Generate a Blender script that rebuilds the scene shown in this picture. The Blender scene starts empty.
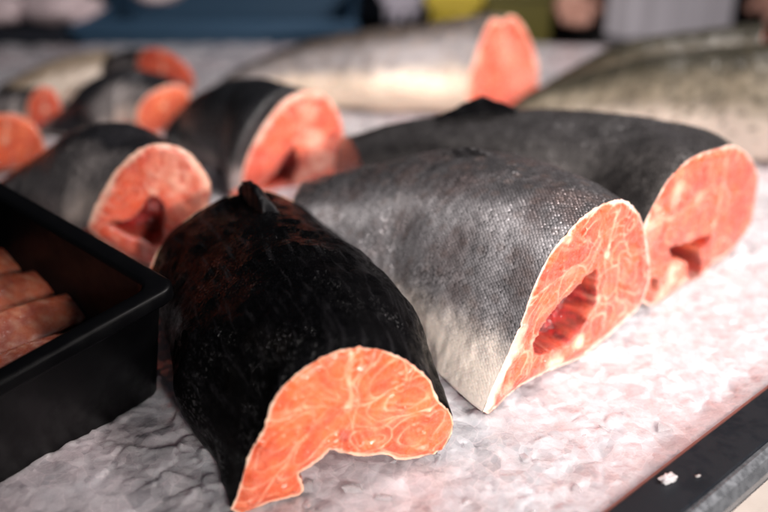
import bpy, bmesh, math, random
import numpy as np
from mathutils import Vector, Matrix, noise
from mathutils.geometry import delaunay_2d_cdt
random.seed(7)
SC = bpy.context.scene
COL = SC.collection
R = math.radians

# ------------------------------------------------------------------ traced section outlines, metres
DATA = {'A': {'cav': [],
       'dorsal': (0.0674, 0.0825),
       'head': 22.0,
       'inner': [(0.1023, 0.003), (0.0938, 0.0049), (0.0845, 0.0114), (0.0732, 0.0136), (0.0613, 0.0195), (0.0555, 0.0236), (0.0515, 0.0202), (0.0436, 0.0156), (0.0377, 0.0128),
                 (0.0393, 0.0063), (0.0385, -0.0005), (0.0293, -0.0011), (0.0188, -0.0012), (0.012, -0.0041), (0.0063, -0.0041)],
       'lobes': [((0.0597, 0.0712), (0.0561, 0.0763), 0.7), ((0.07, 0.0707), (0.0749, 0.0738), 0.7), ((0.0527, 0.057), (0.0416, 0.0599), 0.45),
                 ((0.0398, 0.0615), (0.0312, 0.0541), 0.5), ((0.0894, 0.0616), (0.0776, 0.0525), 0.55), ((0.0966, 0.0452), (0.0775, 0.0447), 0.5),
                 ((0.0303, 0.0368), (0.0137, 0.0215), 0.4), ((0.0481, 0.0338), (0.0323, 0.0203), 0.35), ((0.102, 0.0205), (0.121, 0.0246), 0.6),
                 ((0.0814, 0.0241), (0.0694, 0.0276), 0.5)],
       'outer': [(0.0002, 0.0015), (0.0057, 0.0126), (0.0093, 0.0252), (0.0148, 0.0381), (0.0207, 0.0462), (0.0241, 0.0572), (0.031, 0.068), (0.0423, 0.0766), (0.0534, 0.0811),
                 (0.0665, 0.0832), (0.0797, 0.0796), (0.0933, 0.0714), (0.1034, 0.0618), (0.1107, 0.0528), (0.1141, 0.044), (0.1174, 0.0362), (0.1229, 0.03), (0.1259, 0.0208),
                 (0.1247, 0.0115), (0.1195, 0.0044), (0.1109, 0.0028)],
       'p0': (-0.0788, 0.3532),
       'ridge': [(-0.018, 0.3857, 0.09), (-0.0319, 0.429, 0.094), (-0.0558, 0.4945, 0.092), (-0.0941, 0.5771, 0.084)],
       'spine': (0.0643, 0.0516)},
 'B': {'cav': [[(0.1032, 0.0603), (0.1055, 0.0411), (0.0963, 0.0274), (0.0831, 0.0198), (0.0651, 0.0198), (0.0459, 0.027), (0.0418, 0.0385), (0.0539, 0.0458), (0.0656, 0.0515),
                (0.0796, 0.0558), (0.0906, 0.0621)]],
       'dorsal': (0.1209, 0.1042),
       'head': 42.7,
       'inner': [(0.0963, -0.0012), (0.0673, 0.0032), (0.0427, 0.0057), (0.0244, 0.0043), (0.0113, -0.0), (0.0047, -0.0003)],
       'lobes': [((0.1096, 0.0931), (0.0969, 0.0872), 0.4), ((0.1361, 0.0833), (0.1404, 0.0888), 0.6), ((0.1434, 0.0677), (0.1586, 0.0638), 0.75),
                 ((0.0826, 0.0836), (0.0649, 0.0732), 0.5), ((0.1226, 0.0474), (0.1143, 0.0342), 0.75), ((0.0513, 0.0516), (0.0349, 0.0345), 0.35),
                 ((0.1386, 0.0507), (0.161, 0.0278), 0.5), ((0.0709, 0.0644), (0.0603, 0.0549), 0.5), ((0.0293, 0.0232), (0.021, 0.0165), 0.5),
                 ((0.1062, 0.019), (0.0808, 0.0149), 0.5)],
       'outer': [(0.0001, 0.0038), (0.0089, 0.0187), (0.0174, 0.0313), (0.0307, 0.0532), (0.0396, 0.0726), (0.0533, 0.0902), (0.0726, 0.1013), (0.0934, 0.1068), (0.1192, 0.1051),
                 (0.1374, 0.0948), (0.1523, 0.0782), (0.1603, 0.0615), (0.1679, 0.0442), (0.1703, 0.0263), (0.1617, 0.0114), (0.1421, 0.0063), (0.1231, 0.0014)],
       'p0': (0.0579, 0.4332),
       'palepx': [((0.0666, 0.0083), 0.012, 0.85), ((0.0442, 0.034), 0.008, 0.8), ((0.0282, 0.034), 0.006, 0.6), ((0.1053, 0.0394), 0.006, 0.6), ((0.0912, 0.0141), 0.009, 0.7),
                  ((0.0193, 0.0103), 0.008, 0.5), ((0.0661, 0.097), 0.008, 0.5)],
       'ridge': [(0.1261, 0.5402, 0.109), (0.0914, 0.5708, 0.112), (0.0463, 0.5971, 0.106), (-0.0065, 0.6137, 0.09), (-0.0627, 0.6245, 0.07)],
       'spine': (0.1104, 0.0692)},
 'C': {'cav': [[(0.0791, 0.0345), (0.0758, 0.0281), (0.0672, 0.0221), (0.0719, 0.007), (0.0661, -0.0001), (0.052, 0.0036), (0.0425, 0.0188), (0.0219, 0.0312), (0.009, 0.0404),
                (0.0192, 0.0412), (0.0448, 0.0369), (0.0631, 0.0352)],
               [(-0.0049, 0.0257), (0.0035, 0.0198), (0.0075, 0.0097), (-0.0003, 0.0106), (-0.0055, 0.0189)]],
       'dorsal': (0.0801, 0.102),
       'head': 43.5,
       'inner': [(0.0726, -0.004), (0.0506, -0.0004), (0.0358, -0.0018), (0.014, -0.003), (-0.0035, 0.0009), (-0.016, 0.0115)],
       'lobes': [((0.0406, 0.0839), (0.0161, 0.0695), 0.5), ((0.0754, 0.0853), (0.0691, 0.0732), 0.5), ((0.1165, 0.0686), (0.1137, 0.0837), 0.5),
                 ((0.1152, 0.0336), (0.1234, 0.058), 0.4), ((0.0443, 0.0555), (0.0065, 0.0536), 0.4), ((0.1026, 0.0132), (0.1137, 0.0219), 0.5)],
       'outer': [(-0.0228, 0.0253), (-0.0305, 0.0498), (-0.0248, 0.0716), (-0.0131, 0.0861), (-0.0007, 0.0978), (0.0201, 0.1051), (0.0461, 0.1057), (0.0668, 0.1032),
                 (0.0856, 0.1012), (0.1119, 0.0884), (0.1364, 0.0691), (0.1456, 0.0488), (0.1463, 0.0209), (0.1307, 0.007), (0.1097, 0.0009), (0.0872, 0.0013)],
       'p0': (0.1925, 0.5667),
       'palepx': [((0.0245, 0.018), 0.016, 0.65), ((0.012, 0.0051), 0.016, 0.65), ((0.0397, 0.0021), 0.01, 0.6), ((0.0122, 0.0839), 0.014, 0.55), ((-0.016, 0.0714), 0.02, 0.5),
                  ((0.0442, 0.072), 0.01, 0.4)],
       'ridge': [(0.2366, 0.645, 0.106), (0.1973, 0.668, 0.1079), (0.14, 0.692, 0.106), (0.0708, 0.715, 0.0962), (0.0135, 0.728, 0.0833), (-0.0292, 0.736, 0.0664)],
       'spine': (0.077, 0.041)},
 'D': {'cav': [[(0.0533, 0.0373), (0.0575, 0.0197), (0.0516, 0.0033), (0.0313, -0.0014), (0.0196, 0.0017), (0.0332, 0.0145), (0.0428, 0.026)]],
       'dorsal': (0.0694, 0.0883),
       'head': 25,
       'inner': [(0.0904, -0.0095), (0.0643, -0.0112), (0.0437, -0.0139), (0.0207, -0.0118), (0.0053, -0.007)],
       'lobes': [((0.0322, 0.0464), (0.0191, 0.0238), 0.5), ((0.0822, 0.0588), (0.0917, 0.0376), 0.6), ((0.0626, 0.0663), (0.0523, 0.058), 0.5),
                 ((0.0159, 0.0194), (0.0084, 0.0086), 0.5), ((0.0861, 0.0233), (0.0856, 0.0059), 0.5)],
       'outer': [(0.0003, 0.004), (0.0043, 0.0193), (0.0102, 0.0351), (0.0252, 0.0589), (0.0457, 0.0809), (0.0635, 0.088), (0.0753, 0.0875), (0.088, 0.0822), (0.0987, 0.0683),
                 (0.1054, 0.0476), (0.106, 0.0274), (0.0993, 0.0109), (0.0958, -0.002)],
       'p0': (-0.1347, 0.7799),
       'palepx': [((0.0735, 0.0403), 0.016, 0.6), ((0.0809, 0.019), 0.018, 0.7), ((0.0619, 0.0067), 0.014, 0.6), ((0.0705, 0.0681), 0.016, 0.45)],
       'ridge': [(-0.0905, 0.8056, 0.094), (-0.1235, 0.8472, 0.09), (-0.1565, 0.869, 0.08), (-0.2014, 0.9081, 0.05), (-0.2304, 0.9071, 0.02)],
       'spine': (0.0565, 0.0428)},
 'E': {'cav': [[(-0.0032, 0.0597), (0.0033, 0.0518), (0.0045, 0.035), (-0.0018, 0.0185), (-0.0149, 0.0224), (-0.0302, 0.0315), (-0.0367, 0.038), (-0.0242, 0.0443),
                (-0.0115, 0.0515)]],
       'dorsal': (0.0093, 0.1009),
       'head': 12,
       'inner': [(0.0112, -0.003), (-0.004, -0.0013), (-0.0255, 0.0097), (-0.0441, 0.027)],
       'lobes': [((-0.0217, 0.0702), (-0.0364, 0.0512), 0.5), ((0.0226, 0.0746), (0.0318, 0.0534), 0.6), ((0.0053, 0.084), (-0.0032, 0.0727), 0.5),
                 ((-0.0157, 0.0284), (-0.0337, 0.0327), 0.4)],
       'outer': [(-0.0528, 0.0379), (-0.0483, 0.0491), (-0.0425, 0.0599), (-0.0275, 0.081), (-0.0091, 0.0968), (0.0086, 0.101), (0.0266, 0.0926), (0.0376, 0.0758),
                 (0.0408, 0.0609), (0.0362, 0.043), (0.0292, 0.024), (0.0238, 0.0072)],
       'p0': (-0.1719, 0.6284),
       'palepx': [((0.017, 0.0694), 0.018, 0.6), ((0.0043, 0.0753), 0.014, 0.55), ((0.024, 0.0499), 0.02, 0.4), ((0.0128, 0.0858), 0.02, 0.35)],
       'ridge': [(-0.186, 0.6557, 0.1), (-0.2162, 0.6824, 0.1), (-0.2512, 0.7125, 0.085), (-0.2898, 0.7286, 0.06), (-0.3363, 0.7349, 0.03)],
       'spine': (-0.0005, 0.0644)},
 'F': {'cav': [],
       'dorsal': (0.0104, 0.0592),
       'head': 20,
       'inner': [(0.0143, 0.0023), (-0.0045, 0.0006), (-0.0227, 0.0009)],
       'lobes': [],
       'outer': [(-0.0356, 0.0047), (-0.0286, 0.0366), (-0.0174, 0.0533), (0.0015, 0.0591), (0.0191, 0.0572), (0.033, 0.0476), (0.0401, 0.0284), (0.0404, 0.0127),
                 (0.0335, 0.0051)],
       'p0': (-0.374, 0.8313),
       'ridge': [(-0.3924, 0.855, 0.0538), (-0.4527, 0.89, 0.0513), (-0.5358, 0.93, 0.0434)],
       'spine': (0.0084, 0.0322)},
 'G': {'cav': [],
       'dorsal': (0.0251, 0.0495),
       'head': 22,
       'inner': [(0.0248, 0.005), (0.0084, -0.0034), (-0.0046, -0.0017)],
       'lobes': [],
       'outer': [(-0.013, 0.0097), (-0.0126, 0.0222), (-0.0046, 0.0348), (0.0072, 0.0436), (0.0218, 0.0488), (0.0359, 0.0484), (0.0462, 0.0405), (0.0474, 0.0301),
                 (0.0372, 0.0175)],
       'p0': (-0.26, 0.9566),
       'ridge': [(-0.2594, 0.99, 0.053), (-0.2854, 0.99, 0.0598), (-0.31, 0.985, 0.0566), (-0.3312, 0.975, 0.0436), (-0.3489, 0.96, 0.0208), (-0.3561, 0.94, 0.0045)],
       'spine': (0.0163, 0.0279)},
 'Hh': {'cav': [],
        'dorsal': (0.0004, 0.0587),
        'head': -20,
        'inner': [(0.0275, 0.0028), (0.005, 0.0056), (-0.017, 0.0136)],
        'lobes': [],
        'outer': [(-0.0302, 0.0225), (-0.0358, 0.0346), (-0.0307, 0.05), (-0.0166, 0.0585), (0.0032, 0.059), (0.0219, 0.052), (0.0373, 0.0399), (0.0453, 0.0246), (0.0409, 0.0092)],
        'p0': (-0.2727, 1.0915),
        'ridge': [(-0.2966, 1.1, 0.0566), (-0.3166, 1.11, 0.0542), (-0.3428, 1.12, 0.0455), (-0.3693, 1.12, 0.0354)],
        'spine': (0.0042, 0.0332)},
 'I': {'cav': [],
       'dorsal': (0.0279, 0.1039),
       'head': 35,
       'inner': [(0.0614, -0.0111), (0.0322, -0.0108), (0.0066, -0.0061)],
       'lobes': [((0.0083, 0.0607), (-0.0017, 0.0269), 0.4), ((0.0577, 0.0654), (0.077, 0.0324), 0.5), ((0.0293, 0.0867), (0.0256, 0.0756), 0.5)],
       'outer': [(-0.0155, 0.0028), (-0.0227, 0.0244), (-0.0168, 0.0528), (-0.0065, 0.08), (0.0041, 0.1001), (0.014, 0.1079), (0.0265, 0.103), (0.0398, 0.1082), (0.0564, 0.0971),
                 (0.0746, 0.0725), (0.0892, 0.0415), (0.0904, 0.0141), (0.0784, 0.0011)],
       'p0': (0.1133, 1.026),
       'palepx': [((0.0454, 0.0612), 0.03, 0.3), ((0.0643, 0.0282), 0.03, 0.35), ((0.0251, 0.0815), 0.02, 0.25)],
       'ridge': [(0.0996, 1.055, 0.1024), (0.0542, 1.07, 0.0934), (-0.0048, 1.085, 0.0855), (-0.0655, 1.095, 0.0736), (-0.1281, 1.105, 0.0542), (-0.1806, 1.115, 0.0291),
                 (-0.2146, 1.12, 0.0072)],
       'spine': (0.0343, 0.0628)},
 'J': {'ridge': [(0.1354, 0.975, 0.0207), (0.1699, 0.965, 0.0464), (0.2321, 0.955, 0.0702), (0.2838, 0.94, 0.088), (0.3463, 0.925, 0.099), (0.3885, 0.91, 0.1067),
                 (0.4699, 0.89, 0.1164)]},
 'K': {'ridge': [(0.1953, 1.07, 0.0213), (0.2387, 1.06, 0.0532), (0.2855, 1.05, 0.0781), (0.3627, 1.04, 0.093), (0.4002, 1.035, 0.0987), (0.4295, 1.025, 0.1042)]},
 'N': {'cav': [],
       'dorsal': (0.0014, 0.0481),
       'head': 10,
       'inner': [(0.0082, -0.0028), (-0.0093, -0.0041)],
       'lobes': [],
       'outer': [(-0.0212, 0.0012), (-0.0184, 0.0242), (-0.0105, 0.0396), (0.0014, 0.0481), (0.0132, 0.043), (0.018, 0.0257), (0.0164, 0.0084)],
       'p0': (-0.3768, 0.967),
       'ridge': [(-0.3942, 0.98, 0.0421), (-0.419, 0.985, 0.0384), (-0.4681, 0.99, 0.0277)],
       'spine': (0.0005, 0.0231)},
 'T': {'ridge': [(-0.441, 1.04, 0.0298), (-0.4298, 1.06, 0.0339), (-0.4112, 1.08, 0.042), (-0.3864, 1.1, 0.0468), (-0.3612, 1.12, 0.048), (-0.346, 1.14, 0.0431)]}}


# ------------------------------------------------------------------ helpers
def tag(o, label=None, cat=None, group=None, kind=None):
    if label: o['label'] = label
    if cat: o['category'] = cat
    if group: o['group'] = group
    if kind: o['kind'] = kind
    return o

def empty(name, loc, label, cat, group=None, rot=None):
    o = bpy.data.objects.new(name, None); COL.objects.link(o)
    o.location = loc
    if rot is not None: o.rotation_euler = rot
    o.empty_display_size = .02
    return tag(o, label, cat, group)

def obj(name, me, mats, parent=None, smooth=True):
    o = bpy.data.objects.new(name, me); COL.objects.link(o)
    if not isinstance(mats, (list, tuple)): mats = [mats]
    for m in mats: me.materials.append(m)
    if smooth:
        me.polygons.foreach_set('use_smooth', [True]*len(me.polygons))
    if parent: o.parent = parent
    me.update()
    return o

def mesh(name, verts, faces):
    me = bpy.data.meshes.new(name)
    me.from_pydata([tuple(v) for v in verts], [], [tuple(f) for f in faces])
    return me

def bm_mesh(name, bm):
    me = bpy.data.meshes.new(name); bm.to_mesh(me); bm.free(); return me

def catmull(P, n, closed=False):
    P = np.array(P, float)
    if closed: Q = np.vstack([P[-1], P, P[0], P[1]])
    else: Q = np.vstack([2*P[0]-P[1], P, 2*P[-1]-P[-2]])
    out = []
    for i in range(len(Q)-3):
        p0, p1, p2, p3 = Q[i:i+4]
        for t in np.linspace(0, 1, 14, endpoint=False):
            out.append(.5*(2*p1+(p2-p0)*t+(2*p0-5*p1+4*p2-p3)*t*t+(3*p1-p0-3*p2+p3)*t**3))
    out.append(Q[-2]); out = np.array(out)
    return resample(out, n)

def resample(P, n):
    d = np.r_[0, np.cumsum(np.linalg.norm(np.diff(P, axis=0), axis=1))]
    s = np.linspace(0, d[-1], n)
    return np.stack([np.interp(s, d, P[:, k]) for k in range(P.shape[1])], 1)

def sstep(x, a=0., b=1.):
    x = np.clip((x-a)/(b-a), 0, 1); return x*x*(3-2*x)

def nz(p, s, seed=0., oct=3):
    v = 0; a = 1; tot = 0
    for k in range(oct):
        v += a*noise.noise(Vector((p[0]*s+seed, p[1]*s-seed*.7, (p[2]*s if len(p) > 2 else 0)+seed*1.3))); tot += a
        a *= .5; s *= 2.03
    return v/tot

def nzs(P, s, seed=0., oct=3):
    return np.array([nz(p, s, seed, oct) for p in P])

def inside(P, poly):
    x, y = P[:, 0], P[:, 1]; r = np.zeros(len(P), bool); n = len(poly); j = n-1
    for i in range(n):
        xi, yi = poly[i]; xj, yj = poly[j]
        c = ((yi > y) != (yj > y)) & (x < (xj-xi)*(y-yi)/(yj-yi+1e-12)+xi)
        r ^= c; j = i
    return r

def dist_poly(P, C, closed=False):
    C = np.array(C)
    A = C if closed else C[:-1]
    B = np.roll(C, -1, 0) if closed else C[1:]
    best = np.full(len(P), 9.)
    for a, b in zip(A, B):
        ab = b-a; L = (ab@ab)+1e-15
        t = np.clip(((P-a)@ab)/L, 0, 1)
        best = np.minimum(best, np.linalg.norm(P-(a+t[:, None]*ab), axis=1))
    return best

# ------------------------------------------------------------------ node helper
class NT:
    def __init__(s, name):
        s.m = bpy.data.materials.new(name); s.m.use_nodes = True
        s.t = s.m.node_tree; s.t.nodes.clear()
        s.out = s.t.nodes.new('ShaderNodeOutputMaterial')
        s.p = s.n('ShaderNodeBsdfPrincipled'); s.l(s.p.outputs[0], s.out.inputs[0])
    def n(s, typ, **kw):
        x = s.t.nodes.new(typ)
        for k, v in kw.items(): setattr(x, k, v)
        return x
    def l(s, a, b): s.t.links.new(a, b)
    def set(s, node, key, v):
        i = node.inputs[key]
        if isinstance(v, bpy.types.NodeSocket): s.l(v, i)
        else:
            if isinstance(v, (tuple, list)) and len(v) == 3 and i.type == 'RGBA': v = (*v, 1)
            i.default_value = v
    def P(s, **kw):
        for k, v in kw.items(): s.set(s.p, k.replace('_', ' '), v)
    def math(s, op, a, b=None, clamp=False):
        x = s.n('ShaderNodeMath', operation=op, use_clamp=clamp); s.set(x, 0, a)
        if b is not None: s.set(x, 1, b)
        return x.outputs[0]
    def mix(s, f, a, b, mode='MIX'):
        x = s.n('ShaderNodeMix', data_type='RGBA', blend_type=mode)
        s.set(x, 0, f); s.set(x, 6, a); s.set(x, 7, b); return x.outputs[2]
    def ramp(s, f, a, b, lo=0., hi=1.):
        x = s.n('ShaderNodeMapRange', interpolation_type='SMOOTHSTEP'); s.set(x, 0, f); s.set(x, 1, a); s.set(x, 2, b); s.set(x, 3, lo); s.set(x, 4, hi); return x.outputs[0]
    def attr(s, name):
        return s.n('ShaderNodeAttribute', attribute_name=name)
    def mapping(s, vec, scale=(1, 1, 1), rot=(0, 0, 0), loc=(0, 0, 0)):
        x = s.n('ShaderNodeMapping'); s.l(vec, x.inputs[0]); x.inputs[1].default_value = loc; x.inputs[2].default_value = rot; x.inputs[3].default_value = scale
        return x.outputs[0]
    def noise(s, vec, scale, detail=4, rough=.55, dist=0.):
        x = s.n('ShaderNodeTexNoise'); s.l(vec, x.inputs['Vector']); x.inputs['Scale'].default_value = scale
        x.inputs['Detail'].default_value = detail; x.inputs['Roughness'].default_value = rough; x.inputs['Distortion'].default_value = dist
        return x.outputs[0]
    def voro(s, vec, scale, rnd=1., feature='F1', dim='3D'):
        x = s.n('ShaderNodeTexVoronoi', feature=feature, voronoi_dimensions=dim); s.l(vec, x.inputs['Vector']); x.inputs['Scale'].default_value = scale
        x.inputs['Randomness'].default_value = rnd
        return x
    def bump(s, h, strength, dist, normal=None):
        x = s.n('ShaderNodeBump'); s.l(h, x.inputs['Height']); s.set(x, 'Strength', strength); x.inputs['Distance'].default_value = dist
        if normal: s.l(normal, x.inputs['Normal'])
        return x.outputs[0]
    def obj(s): return s.n('ShaderNodeTexCoord').outputs['Object']

def simple(name, col, rough=.5, metal=0., nscale=60., var=.25, bump=.0, spec=.5):
    t = NT(name); o = t.obj(); f = t.noise(o, nscale, 5)
    c2 = tuple(max(0, c*(1-var)) for c in col)
    t.P(Base_Color=t.mix(f, c2, col), Roughness=t.ramp(t.noise(o, nscale*2.3), .3, .7, rough*.75, min(1, rough*1.25)), Metallic=metal)
    t.p.inputs['Specular IOR Level'].default_value = spec
    if bump: t.P(Normal=t.bump(t.noise(o, nscale*4), .5, bump))
    return t.m

# ------------------------------------------------------------------ materials
def skin_mat(name, back, flank, belly, e1=(.25, .55), e2=(.68, .85), spots=0., spot_col=(.3, .15, .1), scale=.0019, sb=.5, rough=.38, metal=.25, streak=0., brown=0., blotch=.5, spark=0., coat=.15, spec=.5, glint=.5, mauve=0., sheen_band=0.):
    t = NT(name)
    side = t.attr('side').outputs['Fac']; uv = t.n('ShaderNodeUVMap', uv_map='UVMap').outputs[0]
    n1 = t.noise(uv, 45, 4); n2 = t.noise(uv, 16, 3)
    s2 = t.math('ADD', side, t.math('MULTIPLY', t.math('SUBTRACT', n1, .5), .22))
    # scales
    vmap = t.mapping(uv, (1/scale, .8/scale, 1), (0, 0, R(45))); vv = t.voro(vmap, 1., .32, dim='2D')
    cellv = t.n('ShaderNodeSeparateColor'); t.l(vv.outputs['Color'], cellv.inputs[0])
    fa = t.ramp(s2, e1[0], e1[1]); fb = t.ramp(s2, e2[0], e2[1])
    col = t.mix(fb, t.mix(fa, back, flank), belly)
    bl = t.ramp(t.noise(t.mapping(uv, (1, .6, 1)), 60, 4, .6), .42, .62)
    col = t.mix(t.math('MULTIPLY', t.math('MULTIPLY', bl, blotch), t.math('SUBTRACT', 1, fb)), col, tuple(c*.42 for c in back))
    if mauve:
        col = t.mix(t.math('MULTIPLY', t.math('MULTIPLY', t.ramp(t.noise(uv, 26, 4, .6), .45, .65), mauve), t.math('SUBTRACT', 1, fb)), col, (.15, .10, .092))
    if sheen_band:   # iridescent silver on the lateral line, with its sheen highlight painted in
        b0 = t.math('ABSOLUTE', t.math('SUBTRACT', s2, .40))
        col = t.mix(t.math('MULTIPLY', t.ramp(b0, 0, .11, 1, 0), sheen_band), col, (.62, .60, .62))
    if brown:
        col = t.mix(t.math('MULTIPLY', t.ramp(t.noise(uv, 22, 4), .55, .72), brown), col, (.02, .012, .007))
    if streak:
        col = t.mix(t.ramp(t.noise(t.mapping(uv, (1.5, .22, 1)), 150, 4, .6, .5), .52, .7, 0, .8), col, (.013, .0125, .014))
    # each scale has its own tone
    col = t.mix(t.math('MULTIPLY', t.ramp(vv.outputs['Distance'], .35, .75, 0., .38*sb), t.math('SUBTRACT', 1, t.math('MULTIPLY', fb, .85))), col, tuple(c*.35 for c in back))
    col = t.mix(t.math('MULTIPLY', cellv.outputs[0], .35*sb), col, t.mix(.5, col, flank))
    if spots:
        sp = t.voro(t.mapping(uv, (1, .8, 1)), 95, .9, dim='2D')
        pick = t.n('ShaderNodeSeparateColor'); t.l(sp.outputs['Color'], pick.inputs[0])
        f = t.math('MULTIPLY', t.ramp(sp.outputs['Distance'], .18, .36, 1., 0.), t.math('GREATER_THAN', pick.outputs[1], .45))
        col = t.mix(t.math('MULTIPLY', t.math('MULTIPLY', f, spots), t.ramp(s2, .75, .88, 1, 0)), col, spot_col)
    # bump
    h = t.math('MULTIPLY', t.math('SUBTRACT', 1, vv.outputs['Distance']), t.ramp(n2, .25, .7, .5, 1.))
    nrm = t.bump(h, t.math('MULTIPLY', min(1, sb), t.math('SUBTRACT', 1, t.math('MULTIPLY', fb, .75))), scale*.4)
    loc_ = t.n('ShaderNodeVectorMath', operation='SUBTRACT'); t.l(vmap, loc_.inputs[0]); t.l(vv.outputs['Position'], loc_.inputs[1])
    rnd_ = t.n('ShaderNodeVectorMath', operation='SUBTRACT'); t.l(vv.outputs['Color'], rnd_.inputs[0]); rnd_.inputs[1].default_value = (.5, .5, .5)
    dt_ = t.n('ShaderNodeVectorMath', operation='DOT_PRODUCT'); t.l(loc_.outputs[0], dt_.inputs[0]); t.l(rnd_.outputs[0], dt_.inputs[1])
    patch = t.ramp(t.noise(uv, 38, 4, .6), .42, .62, .25, 1.)
    nrm = t.bump(t.math('MULTIPLY', dt_.outputs['Value'], t.math('MULTIPLY', patch, t.math('SUBTRACT', 1, t.math('MULTIPLY', fb, .9)))), min(1., glint), scale*max(1., glint), nrm)
    w = t.noise(t.mapping(uv, (1.6, .35, 1)), 260, 4, .6, .4)
    nrm = t.bump(w, .35+streak*.5, .0007+streak*.0012, nrm)
    fine = t.noise(uv, 1500, 2)
    nrm = t.bump(fine, t.math('MULTIPLY', .3+spark*.7, t.ramp(n2, .35, .65, .25, 1.)), (.0003+spark*.0012), nrm)
    r = t.ramp(t.math('ADD', t.math('MULTIPLY', cellv.outputs[2], .5), t.math('MULTIPLY', n1, .6)), .2, .9, rough*.6, rough*1.25)
    t.P(Base_Color=col, Roughness=r, Metallic=t.math('MULTIPLY', t.math('SUBTRACT', 1, fb), metal), Normal=nrm)
    t.p.inputs['Specular IOR Level'].default_value = spec
    if spark:
        on = t.math('MULTIPLY', t.math('GREATER_THAN', cellv.outputs[1], .8), t.ramp(t.noise(uv, 30, 3), .46, .66))
        t.set(t.p, 'Specular IOR Level', t.math('ADD', t.math('MULTIPLY', on, .42), spec))
    t.p.inputs['Coat Weight'].default_value = coat; t.p.inputs['Coat Roughness'].default_value = .12
    t.l(t.bump(t.noise(uv, 420, 3), .5, .0006), t.p.inputs['Coat Normal'])
    t.set(t.p, 'Subsurface Weight', t.math('MULTIPLY', fb, .25)); t.p.inputs['Subsurface Radius'].default_value = (1, .5, .35); t.p.inputs['Subsurface Scale'].default_value = .003
    return t.m

def flesh_mat(name, deep, light, fat, rim=(.85, .62, .52), blood=(.11, .005, .004), rough=.3, sss=.35):
    t = NT(name)
    a = t.attr('pat'); s = t.n('ShaderNodeSeparateColor'); t.l(a.outputs['Color'], s.inputs[0])
    o = t.obj()
    f = t.ramp(t.noise(o, 55, 5, .6), .36, .66)
    col = t.mix(f, tuple(c*.82 for c in deep), light)
    grain = t.noise(o, 900, 3)
    col = t.mix(t.ramp(grain, .5, .75, 0, .18), col, fat)
    col = t.mix(s.outputs[0], col, fat)
    col = t.mix(s.outputs[1], col, rim)
    col = t.mix(s.outputs[2], col, t.mix(t.ramp(t.noise(o, 160, 4), .35, .65), blood, tuple(c*3.2 for c in blood)))
    h = t.math('ADD', t.noise(o, 240, 4, .6), t.math('MULTIPLY', grain, .35))
    nr = t.bump(h, .4, .0012)
    wet = t.ramp(t.noise(o, 120, 3), .45, .62)
    t.P(Base_Color=col, Roughness=t.ramp(wet, 0, 1, rough*1.4, rough*.55), Normal=nr)
    t.p.inputs['Subsurface Weight'].default_value = sss; t.p.inputs['Subsurface Radius'].default_value = (1, .3, .14); t.p.inputs['Subsurface Scale'].default_value = .0018
    t.p.inputs['Coat Weight'].default_value = 1.; t.p.inputs['Coat Roughness'].default_value = .055
    bd = t.voro(o, 430, 1.); bc = t.n('ShaderNodeSeparateColor'); t.l(bd.outputs['Color'], bc.inputs[0])
    on = t.math('MULTIPLY', t.math('GREATER_THAN', bc.outputs[1], .62), t.math('GREATER_THAN', t.noise(o, 85, 2), .5))
    r2 = t.math('SUBTRACT', .16, t.math('MULTIPLY', bd.outputs['Distance'], bd.outputs['Distance']))
    bead = t.math('MULTIPLY', t.math('SQRT', t.math('MAXIMUM', r2, 0.)), on)
    ledge = t.noise(t.mapping(o, (1, 1, 2.2)), 210, 3, .55)
    hh = t.math('ADD', t.math('MULTIPLY', bead, .0024), t.math('MULTIPLY', ledge, .0052))
    t.l(t.bump(hh, 1., 1.), t.p.inputs['Coat Normal'])
    return t.m

M = {}
M['skin_black'] = skin_mat('wet_black_skin', (.002, .002, .0024), (.0024, .0023, .0024), (.003, .0028, .0028), sb=.35, rough=.17, metal=.0, streak=.22, brown=.12, spark=1., scale=.0011, coat=.0, spec=.015, glint=1.1)
M['skin_grey'] = skin_mat('silver_grey_skin', (.068, .065, .068), (.36, .345, .36), (.88, .77, .68), e1=(.14, .5), e2=(.66, .88), spots=.25, spot_col=(.20, .14, .12), sb=.85, metal=.45, rough=.34, blotch=.35, glint=.55, mauve=.55, sheen_band=.5, scale=.0018)
M['skin_dark'] = skin_mat('dark_grey_skin', (.036, .034, .035), (.10, .092, .088), (.5, .36, .3), e1=(.2, .6), e2=(.8, .95), sb=.5, metal=.2, rough=.4)
M['skin_charcoal'] = skin_mat('charcoal_skin', (.016, .017, .02), (.045, .042, .043), (.3, .25, .24), e1=(.25, .6), e2=(.75, .92), sb=.4, metal=.2)
M['skin_ash'] = skin_mat('ash_grey_skin', (.018, .018, .022), (.25, .225, .22), (.5, .42, .38), e1=(.2, .38), e2=(.55, .8), sb=.4, metal=.2, blotch=.25)
M['skin_trout'] = skin_mat('pale_belly_trout_skin', (.055, .043, .036), (.36, .33, .33), (.92, .74, .58), coat=0., rough=.55, e1=(.16, .46), e2=(.5, .72), sb=.4, metal=.1, spots=.4, spot_col=(.3, .2, .13), blotch=.25)
M['skin_olive'] = skin_mat('olive_spotted_skin', (.024, .022, .014), (.25, .21, .15), (.70, .59, .50), e1=(.22, .5), e2=(.55, .75), sb=.4, metal=.1, spots=.6, spot_col=(.06, .05, .03), blotch=.4)
M['skin_tan'] = skin_mat('tan_trout_skin', (.27, .21, .15), (.46, .38, .31), (.8, .62, .5), sb=.3, metal=.1, blotch=.3)
M['flesh_orange'] = flesh_mat('orange_salmon_flesh', (.72, .076, .014), (.82, .145, .038), (.95, .50, .32), rim=(.9, .62, .46))
M['flesh_pink'] = flesh_mat('pink_salmon_flesh', (.58, .046, .012), (.72, .098, .028), (.93, .54, .39), rim=(.9, .70, .58))
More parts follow.
